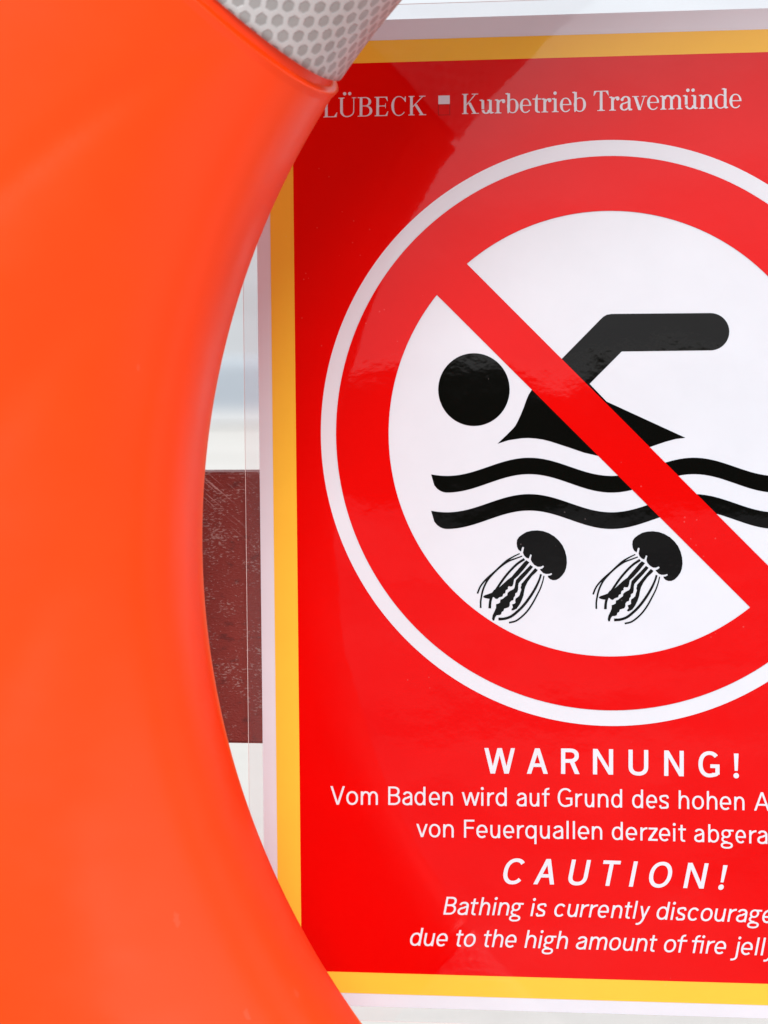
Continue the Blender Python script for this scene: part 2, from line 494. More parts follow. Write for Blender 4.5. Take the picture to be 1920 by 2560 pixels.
# swimmer, measured on the photograph
def z6(pts): return [uv(1000 + x * .55455, 700 + y * .55455) for x, y in pts]
arm_end = [(1400 + 85 * math.cos(a), 233 - 84 * math.sin(a)) for a in [R(90 - 180 * k / 20) for k in range(21)]]
arm = [(595, 495), (735, 350), (905, 177), (918, 165), (932, 157), (955, 153)] + arm_end + [(1000, 322), (855, 468), (932, 548), (1287, 711), (1245, 716), (1200, 728), (1135, 750), (1060, 776), (980, 795), (935, 797), (895, 793),
       (830, 778), (760, 754), (680, 728), (645, 719), (610, 714), (580, 712), (550, 713), (490, 722), (440, 738), (478, 702), (512, 668), (522, 655), (532, 636), (545, 608), (558, 576), (570, 542), (580, 518)]
head = [(334 + 161 * math.cos(2 * PI * k / 64), 494 + 164 * math.sin(2 * PI * k / 64)) for k in range(64)]
art('swimmer_pictogram', [[z6(arm)], [z6(head)]], 0.3, M_BLACK, symbol)
def wave(dy):
    xs = [142 + (1734 - 142) * k / 120 for k in range(121)]
    top = lambda x: 842 - 41 * math.cos(2 * PI * (x - 583) / 742) + dy
    bot = lambda x: 916.5 - 41.5 * math.cos(2 * PI * (x - 583) / 742) + dy
    q = []
    for a, b in zip(xs, xs[1:]):
        def lowr(x):
            v = bot(x); d = x - 142
            if d < 75: v = top(x) + (v - top(x)) * (0.05 + 0.95 * math.sqrt(max(0, 1 - ((75 - d) / 75) ** 2.3)))
            return v
        q.append(z6([(a, top(a)), (b, top(b)), (b, lowr(b)), (a, lowr(a))]))
    return q
for dy in (0, 164):
    art('wave_pictogram', [wave(dy)], 0.3, M_BLACK, symbol)

def jelly(ox, oy):
    def zz(pts): return [uv(1150 + ox + x * .18083, 1300 + oy + y * .18083) for x, y in pts]
    def st(pts):
        return [zz(q) for q in strip(pts)]
    bell = [(845, 435), (810, 410), (790, 370), (785, 320), (790, 275), (815, 235), (860, 200), (920, 165), (990, 147), (1070, 142), (1150, 152), (1230, 180), (1310, 228), (1370, 285), (1420, 350), (1455, 430), (1475, 510), (1480, 590), (1470, 660), (1450, 715), (1415, 765), (1375, 805), (1330, 828), (1285, 830), (1245, 815), (1220, 790), (1215, 770), (1245, 766), (1275, 750), (1268, 733), (1235, 743), (1190, 745), (1150, 730), (1118, 697), (1105, 680), (1140, 667), (1163, 645), (1152, 628), (1115, 645), (1075, 645), (1030, 620), (995, 580), (980, 545), (985, 510), (994, 484), (975, 473), (965, 500), (952, 532), (915, 518), (885, 485), (872, 450), (880, 410), (887, 378), (870, 368), (858, 385), (850, 420)]
    g = [[zz(bell)]]
    tent = []
    tent += st([(828, 462, 15), (740, 505, 20), (650, 560, 24), (560, 640, 26), (480, 715, 26), (400, 785, 26), (330, 855, 24), (280, 925, 24), (243, 1015, 24)])
    tent += st([(862, 497, 16), (760, 535, 20), (680, 565, 22), (600, 615, 24), (520, 680, 26), (450, 750, 26), (390, 820, 26), (345, 900, 26), (315, 980, 26), (298, 1060, 24), (288, 1130, 24), (288, 1215, 24)])
    tent += st([(893, 538, 34), (800, 600, 32), (720, 675, 32), (640, 765, 32), (570, 860, 32), (510, 950, 32), (470, 1010, 36), (440, 1060, 36), (420, 1130, 36), (413, 1220, 38)])
    tent.append(zz([(322, 1056), (345, 1038), (400, 1020), (445, 1003), (475, 960), (500, 1000), (440, 1085), (400, 1088), (350, 1078), (328, 1068)]))
    tent.append(zz([(918, 556), (962, 583), (885, 680), (805, 770), (750, 820), (740, 880), (725, 915), (700, 918), (675, 912), (662, 935), (668, 950), (635, 970), (628, 1010), (600, 1020), (590, 1055), (545, 1068), (515, 1092), (490, 1085), (470, 1065), (440, 1060), (450, 1000), (500, 955), (545, 930), (600, 880), (660, 825), (715, 785), (760, 730), (830, 650), (885, 585)]))
    g.append(tent)
    g.append([zz([(975, 620), (900, 700), (830, 770), (775, 830), (765, 880), (755, 935), (740, 955), (690, 980), (660, 1005), (655, 1040), (625, 1060), (590, 1090), (560, 1100), (555, 1140), (530, 1155), (500, 1165), (500, 1210), (485, 1250), (455, 1310), (445, 1360), (455, 1388), (475, 1388), (490, 1340), (510, 1315), (550, 1312), (572, 1300), (578, 1270), (605, 1255), (612, 1225), (640, 1215), (675, 1205), (690, 1180), (690, 1140), (710, 1115), (740, 1105), (745, 1070), (765, 1045), (765, 1015), (795, 995), (805, 960), (808, 900), (815, 870), (850, 830), (930, 745), (1012, 648)])])
    g.append([zz([(1040, 663), (1078, 690), (1060, 715), (1000, 770), (940, 850), (905, 920), (890, 980), (880, 1040), (855, 1110), (825, 1170), (785, 1225), (735, 1250), (712, 1245), (715, 1230), (735, 1205), (725, 1180), (722, 1165), (755, 1155), (770, 1140), (765, 1120), (770, 1085), (800, 1065), (825, 1040), (835, 1000), (850, 960), (840, 930), (850, 905), (848, 885), (880, 850), (930, 790), (990, 720)])])
    g.append(st([(1122, 748, 28), (1100, 820, 28), (1060, 910, 32), (1010, 1000, 34), (950, 1090, 36), (880, 1180, 36), (800, 1260, 36), (710, 1330, 36), (620, 1362, 36), (533, 1368, 38)]))
    g.append(st([(1163, 770, 16), (1145, 850, 18), (1110, 950, 20), (1060, 1050, 22), (1000, 1160, 24), (930, 1260, 24), (850, 1340, 24), (770, 1395, 24), (680, 1418, 24)]))
    return g
for ox, oy in ((0, 0), (289, 2.2)):
    art('jellyfish_pictogram', jelly(ox, oy), 0.3, M_BLACK, symbol)

# ------------------------------------------------------------------ lettering
def sans(ch, W, t, X=0.725):
    """a plain grotesque drawn with even strokes; unit = cap height"""
    h = t * 0.88
    if ch == 'o': return ringq(W / 2, X / 2, W / 2, X / 2 + .012, t, h, e=2.15, n=40)
    if ch == 'n' or ch == 'h':
        ry = min(.34, X * .47)
        c = (W + t * .15) / 2
        return [rect(0, t, 0, X if ch == 'n' else 1)] + ringq(c, X + .012 - ry, W - c, ry, t, h, 0, 172, 48, 2.2) + [rect(W - t, W, 0, X + .012 - ry)]
    if ch == 'u':
        return [[(W - x, X - y) for x, y in p] for p in sans('n', W, t, X)]
    if ch == 'm':
        c1 = (W + t) / 2
        q = [rect(0, t, 0, X)]
        for x0, x1 in ((0, c1), (c1 - t, W)):
            ry = .31; c = (x0 + x1 + t * .2) / 2
            q += ringq(c, X + .012 - ry, x1 - c, ry, t, h, 0, 168, 44, 2.2) + [rect(x1 - t, x1, 0, X + .012 - ry)]
        return q
    if ch == 'r':
        return [rect(0, t, 0, X)] + ringq(W * 1.02, X + .012 - .34, W * 1.02 - t * .1, .34, t, h, 92, 172, 60, 2.2)
    if ch == 'a':
        rx = W / 2; ry = .27
        return ([rect(W - t, W, 0, X + .012 - ry)] + ringq(rx + .01, X + .012 - ry, rx - .01, ry, t, h, 0, 158, 44, 2.3)
            + ringq(W * .5, .208, W * .5, .222, t, h, 95, 300, 44, 2.2)
            + strip([(W * .47, .208 + .222 - h / 2, h), (W * .72, .445, h), (W - t / 2, .475, h)])
            + strip([(W * .5, -.012 + h * .5, h), (W * .70, .03 + h * .4, h), (W - t * .5, .17, h)]))
    if ch in 'bdqp':
        q = ringq(W / 2, X / 2, W / 2, X / 2 + .012, t, h, e=2.15, n=40)
        if ch == 'b': return q + [rect(0, t, 0, 1)]
        if ch == 'd': return q + [rect(W - t, W, 0, 1)]
        if ch == 'q': return q + [rect(W - t, W, -.31, X)]
        return q + [rect(0, t, -.31, X)]
    if ch == 'e':
        yb = X * .47
        return ringq(W / 2, X / 2, W / 2, X / 2 + .012, t, h, -5, 312, 44, 2.15) + [rect(t * .6, W - t * .02, yb - h * .5, yb + h * .42)]
    if ch == 'c': return ringq(W / 2 * 1.06, X / 2, W / 2 * 1.06, X / 2 + .012, t, h, 38, 318, 44, 2.15)
    if ch == 's':
        return strip([(W - t * .35, X * .76, t), (W * .82, X * .93, h), (W * .5, X + .012 - h / 2, h), (W * .16, X * .87, t), (t * .52, X * .735, t), (W * .22, X * .58, t),
                      (W * .5, X * .49, t), (W * .82, X * .385, t), (W - t * .5, X * .245, t), (W * .83, X * .09, t), (W * .5, h / 2 - .012, h), (W * .18, X * .06, h), (t * .3, X * .235, t)], True, 5)
    if ch == 't':
        xs = W * .28
        return [rect(xs, xs + t, .16, .92), rect(0, W * .96, X - h, X)] + ringq(xs + .21, .17, .21, .182, t, h, 180, 282, 60, 2.4)
    if ch == 'f':
        xs = W * .27
        return [rect(xs, xs + t, 0, .82), rect(0, W * .92, X - h, X)] + ringq(xs + .24, .80, .24, .212, t, h, 84, 180, 60, 2.3)
    if ch == 'i': return [rect(W / 2 - t / 2, W / 2 + t / 2, 0, X)] + disc(W / 2, .935, .082, .082)
    if ch == 'j': return [rect(W - t, W, -.1, X)] + disc(W - t / 2, .935, .082, .082) + strip([(W - t / 2, -.08, t), (W - t * .7, -.19, t), (W - .2, -.275, h), (W - .36, -.29, h)])
    if ch == 'l': return [rect(W / 2 - t / 2, W / 2 + t / 2, 0, 1)]
    if ch == 'k': return [rect(0, t, 0, 1), para(t * .6, .2, W - t * 1.3, X, t * 1.2), para(W - t * 1.25, 0, t * 1.6, X * .55, t * 1.25)]
    if ch == 'y':
        c = W * .5
        return [para(c - t * .35, 0.02, 0, X, t * 1.02), para(c - t * .6, 0, W - t * 1.02, X, t * 1.02)] + strip([(c + t * .12, .06, t), (c - t * .35, -.1, t), (c - .13, -.22, t), (c - .24, -.285, h), (c - .36, -.29, h)])
    if ch == 'v': return [para(W / 2 - t * .55, 0, 0, X, t * 1.03), para(W / 2 - t * .48, 0, W - t * 1.03, X, t * 1.03)]
    if ch == 'w':
        a = W * .27; b = W * .73
        return [para(a - t * .5, 0, 0, X, t), para(a - t * .5, 0, W / 2 - t * .5, X, t), para(b - t * .5, 0, W / 2 - t * .5, X, t), para(b - t * .5, 0, W - t, X, t)]
    if ch == 'z': return [rect(.02, W - .01, X - h, X), rect(0, W, 0, h), para(0, h * .9, W - t * 1.45, X - h * .9, t * 1.45)]
    if ch == 'g':
        return (ringq(W * .42, X - .225, W * .37, .237, t * .95, h * .9, e=2.1, n=36) + [rect(W * .52, W, X - h * .95, X)]
            + ringq(W * .47, -.145, W * .47, .185, t * .92, h * .9, e=2.3, n=40)
            + strip([(W * .24, X - .42, t * .9), (W * .13, .225, t * .9), (W * .15, .13, t * .9), (W * .30, .055, h * .9), (W * .52, .03, h)]))
    if ch == '.': return disc(.085, .085, .085, .085)
    if ch == 'V': return [para(W / 2 - t * .55, 0, 0, 1, t * 1.03), para(W / 2 - t * .48, 0, W - t * 1.03, 1, t * 1.03)]
    if ch == 'A': return [para(0, 0, W / 2 - t * .56, 1, t * 1.05), para(W - t * 1.05, 0, W / 2 - t * .49, 1, t * 1.05), rect(W * .24, W * .76, .27, .27 + h * .95)]
    if ch == 'W':
        a = W * .275; b = W * .725; w = t * .98
        return [para(a - w * .55, 0, 0, 1, w), para(a - w * .45, 0, W / 2 - w * .55, 1, w), para(b - w * .55, 0, W / 2 - w * .45, 1, w), para(b - w * .45, 0, W - w, 1, w)]
    if ch == 'B':
        r1, r2 = .262, .292
        return ([rect(0, t, 0, 1), rect(t * .5, W * .5, 1 - h, 1), rect(t * .5, W * .5, 0, h), rect(t * .5, W * .5, .5 + .03 - h / 2, .5 + .03 + h / 2)]
            + ringq(W * .46, 1 - (1 - .53 + h / 2) / 2, W * .48, (1 - .53 + h / 2) / 2, t, h, -90, 90, 48, 2.25)
            + ringq(W * .46, (.53 + h / 2) / 2, W * .54, (.53 + h / 2) / 2, t, h, -90, 90, 48, 2.25))
    if ch == 'R':
        ry = (1 - .44) / 2
        return ([rect(0, t, 0, 1), rect(t * .5, W * .5, 1 - h, 1), rect(t * .5, W * .5, .44, .44 + h)] + ringq(W * .48, .44 + ry, W * .48, ry, t, h, -90, 90, 48, 2.25)
            + [para(W - t * 1.12, 0, W * .44, .44 + h * .5, t * 1.12)])
    if ch == 'N': return [rect(0, t, 0, 1), rect(W - t, W, 0, 1), para(W - t * 1.08, 0, 0, 1, t * 1.08)]
    if ch == 'U': return [rect(0, t, .34, 1), rect(W - t, W, .34, 1)] + ringq(W / 2, .345, W / 2, .357, t, h, 180, 360, 56, 2.3)
    if ch == 'G':
        return ringq(W / 2 * 1.04, .5, W / 2 * 1.04, .513, t, h, 42, 300, 48, 2.2) + [rect(W - t, W, .10, .50), rect(W * .56, W - t * .4, .50 - h, .50)] + strip([(W * .62, h * .5 - .01, h), (W * .82, .05 + h * .4, h), (W - t * .55, .14, h)])
    if ch == 'C': return ringq(W / 2 * 1.04, .5, W / 2 * 1.04, .513, t, h, 42, 318, 48, 2.2)
    if ch == 'O': return ringq(W / 2, .5, W / 2, .513, t, h, e=2.15, n=48)
    if ch == 'F': return [rect(0, t, 0, 1), rect(t * .5, W, 1 - h, 1), rect(t * .5, W * .93, .50, .50 + h)]
    if ch == 'T': return [rect(W / 2 - t / 2, W / 2 + t / 2, 0, 1), rect(0, W, 1 - h, 1)]
    if ch == 'I': return [rect(W / 2 - t / 2, W / 2 + t / 2, 0, 1)]
    if ch == '!': return [[(W / 2 - t * .36, .27), (W / 2 + t * .36, .27), (W / 2 + t * .55, .95), (W / 2 - t * .55, .95)]] + disc(W / 2, .08, .108, .108)
    raise ValueError(ch)

def serif(ch, W, t, X=0.70):
    hl = t * .32
    sh = t * .28
    def foot(x, y=0, up=True, e=.085):
        s = 1 if up else -1
        return [rect(x - e, x + t + e, min(y, y + s * sh), max(y, y + s * sh)),
                [(x - e * .4, y + s * sh * .8), (x + t + e * .4, y + s * sh * .8), (x + t - .002, y + s * sh * 2.4), (x + .002, y + s * sh * 2.4)]]
    def flag(x, y, e=.10):
        return [[(x - e, y - .055), (x - e, y - .025), (x + t * .3, y), (x + t * .6, y - .12), (x, y - .10)]]
    if ch == 'L': return [rect(.1, .1 + t, 0, 1)] + foot(.1) + foot(.1, 1, False) + [rect(.1, W - .03, 0, hl), [(W - .17, hl * .8), (W - .05, 0), (W, .24), (W - .025, .24)]]
    if ch == 'U' or ch == 'Ü':
        q = [rect(.1, .1 + t, .3, 1)] + foot(.1, 1, False) + [rect(W - .1 - hl, W - .1, .3, 1), rect(W - .22, W, 1 - sh, 1)]
        c = (.1 + W - .1) / 2
        # heavier on the left
        n = 22
        for k in range(n):
            def pts(a):
                f = (1 - math.cos(a)) / 2
                th = hl + (t - hl) * (1 - f)
                ro, rb = W - .1 - c, .315
                ca, sa = -math.cos(a), -math.sin(a)
                return (c + ro * ca, .3 + rb * sa), (c + (ro - th) * ca, .3 + (rb - .055) * sa)
            a, b = PI * k / n, PI * (k + 1) / n
            p, q2 = pts(a), pts(b)
            q.append([p[0], q2[0], q2[1], p[1]])
        if ch == 'Ü': q += disc(c - .13, 1.2, .086, .086) + disc(c + .13, 1.2, .086, .086)
        return q
    if ch == 'B':
        return ([rect(.1, .1 + t, 0, 1)] + [rect(0, .1, 0, sh), rect(0, .1, 1 - sh, 1), rect(.1, W * .55, 0, hl), rect(.1, W * .52, 1 - hl, 1), rect(.1, W * .55, .52, .52 + hl)]
            + ringq(W * .5, .76, W * .42, .24, t, hl, -90, 90, 44, 2.1) + ringq(W * .5, .26 + hl / 2, W * .5, .26 + hl / 2, t, hl, -90, 90, 44, 2.1))
    if ch == 'E':
        return ([rect(.1, .1 + t, 0, 1)] + foot(.1) + foot(.1, 1, False) + [rect(.1, W - .05, 0, hl), rect(.1, W - .06, 1 - hl, 1), rect(.1, W * .8, .5, .5 + hl),
            [(W - .16, hl * .7), (W - .05, 0), (W, .24), (W - .025, .24)], [(W - .16, 1 - hl * .7), (W - .05, 1), (W - .02, .77), (W - .045, .77)], [(W * .75, .53), (W * .82, .37), (W * .82, .69)]])
    if ch == 'C':
        q = []
        n = 30
        for k in range(n):
            def pts(d):
                a = R(d); ca, sa = math.cos(a), math.sin(a)
                th = hl + (t * 1.02 - hl) * max(0, -ca) ** 1.1
                return (W * .52 + W * .52 * ca, .5 + .515 * sa), (W * .52 + (W * .52 - th) * ca, .5 + (.515 - hl) * sa)
            p, q2 = pts(36 + 284 * k / n), pts(36 + 284 * (k + 1) / n)
            q.append([p[0], q2[0], q2[1], p[1]])
        return q + [[(W * .86, .82), (W * .97, .70), (W, .70), (W, .99), (W - .03, .99)]]
    if ch == 'K':
        return ([rect(.1, .1 + t, 0, 1)] + foot(.1) + foot(.1, 1, False) + strip([(.1 + t * .7, .40, hl), (W - .17, 1 - sh * .5, hl)], False) + [para(W - .13 - t * 1.05, 0, .1 + t * 1.5, .56, t * 1.12)]
            + [rect(W - .36, W - .04, 1 - sh, 1), rect(W - .37, W, 0, sh)])
    if ch == 'T':
        c = W / 2
        return ([rect(c - t / 2, c + t / 2, 0, 1)] + foot(c - t / 2, 0, True, .12) + [rect(.05, W - .05, 1 - hl, 1), [(0, .76), (.025, .76), (.16, 1 - hl * .7), (.03, 1)], [(W, .76), (W - .025, .76), (W - .16, 1 - hl * .7), (W - .03, 1)]])
    if ch in 'un' or ch == 'ü':
        if ch == 'n':
            x1 = W - .09 - t
            c = (.1 + x1 + t) / 2 + t * .2
            return ([rect(.1, .1 + t, 0, X - .03)] + flag(.1, X + .01) + foot(.1, 0, True, .09) + [rect(x1, x1 + t, 0, X - .24)] + foot(x1, 0, True, .085)
                + ringq(c, X - .25, x1 + t - c, .265, t, hl * 1.4, 0, 165, 44, 2.2))
        x1 = W - .1 - t
        c = (.1 + x1) / 2 + t * .3
        q = ([rect(.1, .1 + t, .22, X - .03)] + flag(.1, X + .01) + [rect(x1, x1 + t, 0.03, X - .03)] + flag(x1, X + .01) + ringq(c, .24, c - .1, .255, t, hl * 1.4, 195, 345, 44, 2.2)
            + [[(x1 + t * .3, 0), (x1 + t, -.01), (W, .03), (W, .055), (x1 + t, .09)]])
        if ch == 'ü': q += disc((.1 + x1 + t) / 2 - .13, .935, .086, .086) + disc((.1 + x1 + t) / 2 + .13, .935, .086, .086)
        return q
    if ch == 'm':
        q = [rect(.1, .1 + t, 0, X - .03)] + flag(.1, X + .01) + foot(.1, 0, True, .085)
        xb = W - .085 - t; xm = (.1 + xb) / 2
        for a, b in ((.1, xm), (xm, xb)):
            c = (a + b + t) / 2 + t * .2
            q += [rect(b, b + t, 0, X - .24)] + foot(b, 0, True, .08) + ringq(c, X - .25, b + t - c, .265, t, hl * 1.4, 0, 165, 44, 2.2)
        return q
    if ch == 'r': return [rect(.1, .1 + t, 0, X - .03)] + flag(.1, X + .01) + foot(.1, 0, True, .10) + strip([(.1 + t * .8, X - .22, hl), (.1 + t * 1.3, X - .08, hl * 1.5), (W - .10, X - .04, hl * 1.9), (W - .02, X - .08, hl * 1.8)]) + disc(W - .085, X - .115, .085, .085)
    if ch in 'bd':
        n = 34; q = []
        cx = W / 2 + (.04 if ch == 'b' else -.04)
        rx = W - cx if ch == 'b' else cx
        for k in range(n):
            def pts(d):
                a = R(d); ca, sa = math.cos(a), math.sin(a)
                s = ca if ch == 'b' else -ca
                th = hl * 1.2 + (t * 1.0 - hl) * max(0, s)
                return (cx + rx * ca, X / 2 + (X / 2 + .012) * sa), (cx + (rx - th) * ca, X / 2 + (X / 2 + .012 - hl * 1.2) * sa)
            p, q2 = pts(360 * k / n), pts(360 * (k + 1) / n)
            q.append([p[0], q2[0], q2[1], p[1]])
        if ch == 'b': return q + [rect(.1, .1 + t, .06, .98), [(.1, .1), (.1 + t, .1), (.1 + t * .35, -.01), (.1 + .02, -.01)]] + flag(.1, 1.01)
        x1 = W - .09 - t
        return q + [rect(x1, x1 + t, .03, .98)] + flag(x1, 1.01) + [[(x1 + t * .3, 0), (x1 + t, -.01), (W, .03), (W, .055), (x1 + t, .09)]]
    if ch == 'e':
        n = 34; q = []
        for k in range(n):
            def pts(d):
                a = R(d); ca, sa = math.cos(a), math.sin(a)
                th = hl * 1.2 + (t - hl) * (max(0, -ca) if ca < 0 else ca * .55 * (1 if sa > -.05 else 0))
                return (W / 2 + W / 2 * ca, X / 2 + (X / 2 + .012) * sa), (W / 2 + (W / 2 - th) * ca, X / 2 + (X / 2 + .012 - hl * 1.3) * sa)
            p, q2 = pts(2 + 318 * k / n), pts(2 + 318 * (k + 1) / n)
            q.append([p[0], q2[0], q2[1], p[1]])
        return q + [rect(t * .6, W * .985, X * .52 - hl * .5, X * .52 + hl * .6)]
    if ch == 't':
        return [rect(W * .28, W * .28 + t, .14, X), [(W * .28, X - .02), (W * .28 + t, X - .02), (W * .28 + t, X + .2), (W * .28 + t * .75, X + .2)], rect(0, W * .95, X - hl * 1.3, X)] + ringq(W * .28 + .2, .16, .2, .172, t, hl * 1.5, 180, 285, 50, 2.2)
    if ch == 'i': return [rect(.1, .1 + t, 0, X - .03)] + flag(.1, X + .01) + foot(.1, 0, True, .1) + disc(.1 + t / 2 - .005, .945, .085, .085)
    if ch == 'a':
        x1 = W - .1 - t
        return ([rect(x1, x1 + t, .08, X - .2)] + ringq((.06 + x1 + t) / 2, X - .2, (x1 + t - .06) / 2, .212, t, hl * 1.4, 0, 150, 40, 2.2) + disc(.115, X - .16, .075, .075)
            + ringq(x1 * .56, .185, x1 * .56, .195, t * .95, hl * 1.3, 70, 320, 40, 2.1) + strip([(x1 * .62, .36, hl * 1.4), (x1 + t * .3, .43, hl * 1.4)], False)
            + strip([(x1 * .75, .045, hl * 1.4), (x1 + t * .3, .14, hl * 1.3)], False) + [[(x1 + t * .1, .1), (x1 + t * .45, -.01), (W - .03, -.005), (W, .06), (x1 + t, .09), (x1 + t, .14)]])
    if ch == 'v':
        c = W / 2
        return [para(c - t * .5, 0, .07, X, t * 1.08), para(c - t * .05, 0, W - .15, X, hl * 1.15), rect(0, .33, X - sh, X), rect(W - .27, W, X - sh, X)]
    raise ValueError(ch)

def interp(pts, x):
    if x <= pts[0][0]: a, b = pts[0], pts[1]
    elif x >= pts[-1][0]: a, b = pts[-2], pts[-1]
    else:
        for a, b in zip(pts, pts[1:]):
            if a[0] <= x <= b[0]: break
    return a[1] + (b[1] - a[1]) * (x - a[0]) / (b[0] - a[0])

def letters(name, items, base, cap, t, label, fn=sans, shear=0.0, z=0.2, X=None):
    """items: (character, left, right) as measured; every glyph is fitted to its measured width"""
    groups = []
    kw = {} if X is None else {'X': X}
    for ch, x0, x1 in items:
        target = (x1 - x0) / cap
        W = target - (0.2 if shear else 0)
        W = max(W, .1)
        for _ in range(8):
            q = fn(ch, W, t, **kw)
            xs = [x + shear * y for p in q for x, y in p]
            W = max(.06, W + (target - (max(xs) - min(xs))))
            if ch in 'il!I.' or ch == 'i': break
        q = fn(ch, W, t, **kw)
        xs = [x + shear * y for p in q for x, y in p]
        off = (target - (max(xs) - min(xs))) / 2 - min(xs)
        yb = interp(base, (x0 + x1) / 2)
        sl = interp(base, x1) - interp(base, x0)
        sl /= max(1e-6, x1 - x0)
        g = []
        for p in q:
            g.append([uv(x0 + (x + shear * y + off) * cap, yb + sl * (x0 + (x + shear * y + off) * cap - (x0 + x1) / 2) - y * cap) for x, y in p])
        groups.append(g)
    o = art(name, groups, z, M_WHITE, sign)
    o['label'] = label
    return o

def zone(ox, oy, k, txt):
    out = []
    for tok in txt.split():
        c, a, b = tok.split(',')
        out.append((c, ox + float(a) * k, ox + float(b) * k))
    return out
kA = 580 / 1659.; kC = 470 / 1659.; kI = 240 / 1659.
# heading
it = zone(780, 0, kA, 'W,1233,1452') + [('A', 1317.3, 1369.9)] + zone(1340, 0, kA, 'R,180,312 N,408,552 U,662,803 N,917,1057 G,1162,1313 !,1411,1453')
letters('heading_lettering', it, [(1249, 1933.7), (1426, 1934.7), (1508, 1936), (1686, 1940), (1840, 1944)], 63.6, .164, 'widely spaced heading WARNUNG! in heavy capitals')
it = (zone(780, 0, kA, 'V,133,236 o,246,330 m,350,472 B,546,632 a,647,718 d,734,812 e,837,915 n,934,1008 w,1072,1199 i,1205,1232 r,1254,1303 d,1314,1393 a,1464,1535 u,1557,1626')
    + zone(1340, 0, kA, 'f,44,98 G,156,261 r,282,331 u,350,417 n,443,518 d,539,616 d,688,766 e,788,866 s,880,951 h,1021,1096 o,1117,1201 h,1222,1297 e,1315,1396 n,1418,1491 A,1560,1672 u,1690,1760 f,1775,1830 k,1848,1915 o,1925,2008 m,2028,2150 m,2172,2294 e,2310,2388 n,2408,2482 s,2500,2570'))
letters('line_lettering', it, [(844.7, 2011.3), (1119, 2013), (1264, 2014.8), (1361, 2015.9), (1549.8, 2018.6), (1700, 2021.8), (1861, 2025.3), (1960, 2028)], 46, .115, 'line of plain text beginning Vom Baden')
it = (zone(780, 0, kA, 'v,747,828 o,837,919 n,939,1014 F,1088,1162 e,1176,1256 u,1276,1346 e,1368,1446 r,1467,1516 q,1526,1606')
    + zone(1340, 0, kA, 'u,29,99 a,122,195 l,214,239 l,259,284 e,300,381 n,400,474 d,543,621 e,642,723 r,747,797 z,803,871 e,880,960 i,976,1002 t,1018,1072 a,1132,1203 b,1232,1309 g,1322,1413 e,1427,1501 r,1525,1577 a,1583,1655 t,1668,1722 e,1735,1815 n,1835,1908 .,1930,1955'))
letters('line_lettering', it, [(1115, 2093.2), (1165, 2094), (1419, 2097), (1555, 2099.6), (1687, 2103), (1775, 2105.3), (1876, 2108.2), (2000, 2112)], 45, .116, 'line of plain text beginning von Feuerquallen')
it = zone(980, 0, kC, 'C,983,1173 A,1247,1431 U,1557,1757') + zone(1450, 0, kC, 'T,204,363 I,427,516 O,610,814 N,911,1136 !,1216,1308')
letters('heading_lettering', it, [(1300, 2210), (1376, 2210.8), (1518, 2214.3), (1576, 2216.3), (1740, 2220.7), (1810, 2223)], 63.5, .158, 'widely spaced heading CAUTION! in slanted heavy capitals', shear=.2)
it = (zone(1090, 0, kI, 'B,127,361 a,373,569 t,603,737 h,740,940 i,964,1076 n,1064,1271 g,1263,1520')
    + zone(1300, 0, kI, 'i,172,286 s,273,461 c,594,785 u,820,1021 r,1029,1198 r,1186,1352 e,1344,1538')
    + zone(1500, 0, kI, 'n,186,389 t,432,561 l,559,666 y,614,872 d,979,1217 i,1209,1321 s,1309,1496')
    + zone(1680, 0, kI, 'c,274,466 o,497,703 u,734,939 r,954,1124 a,1107,1304 g,1299,1562 e,1561,1757 d,1785,2020'))
letters('line_lettering', it, [(1116, 2286.3), (1198, 2287.4), (1265, 2288), (1327, 2290), (1439, 2292), (1548, 2295.2), (1583, 2296.2), (1663, 2298.8), (1807, 2303.6), (1861, 2305), (1960, 2308.6)], 44.6, .118, 'line of slanted text beginning Bathing is', shear=.19, X=.72)
it = (zone(1010, 0, kI, 'd,107,339 u,344,544 e,561,758 t,905,1034 o,1036,1241')
    + zone(1090, 0, kI, 't,832,967 h,964,1168 e,1197,1394')
    + zone(1300, 0, kI, 'h,77,286 i,304,417 g,377,634 h,627,832 a,967,1163 m,1186,1512')
    + zone(1500, 0, kI, 'o,161,364 u,397,601 n,614,821 t,861,993 o,1107,1316 f,1340,1512')
    + zone(1680, 0, kI, 'f,345,516 i,469,586 r,577,746 e,734,936 j,1008,1199 e,1194,1396 l,1417,1531 l,1519,1637 y,1578,1836 f,1850,2020 i,1976,2092 s,2090,2275 h,2300,2505'))
letters('line_lettering', it, [(1048, 2364), (1080, 2364.8), (1232, 2367.4), (1314, 2369.3), (1393, 2371.5), (1461, 2373), (1511, 2374.4), (1578, 2376.7), (1697, 2381), (1752, 2383), (1888, 2387.6), (2000, 2391.5)], 44.6, .118, 'line of slanted text beginning due to', shear=.19, X=.72)
# header line in roman type
kE, kF, kG = 280 / 1659., 340 / 1659., 400 / 1659.
it = zone(800, 0, kE, 'L,52,258 Ü,276,537 B,562,776 E,812,1012 C,1058,1272 K,1312,1574')
letters('header_lettering', it, [(825, 293.2), (1043, 288.2)], 48.2, .138, 'name LÜBECK in roman capitals', fn=serif)
it = zone(1140, 0, kF, 'K,75,281 u,288,462 r,473,602 b,603,764 e,779,920 t,934,1036 r,1043,1165 i,1167,1256 e,1268,1410 b,1418,1587') + zone(1470, 0, kG, 'T,58,216 r,220,327 a,331,462 v,459,613 e,613,738 m,747,981 ü,984,1142 n,1150,1304 d,1312,1455 e,1467,1592')
letters('header_lettering', it, [(1177, 284.8), (1447, 279.3), (1506, 277.2), (1832, 270.4)], 50.2, .134, 'words Kurbetrieb Travemünde in roman type', fn=serif)
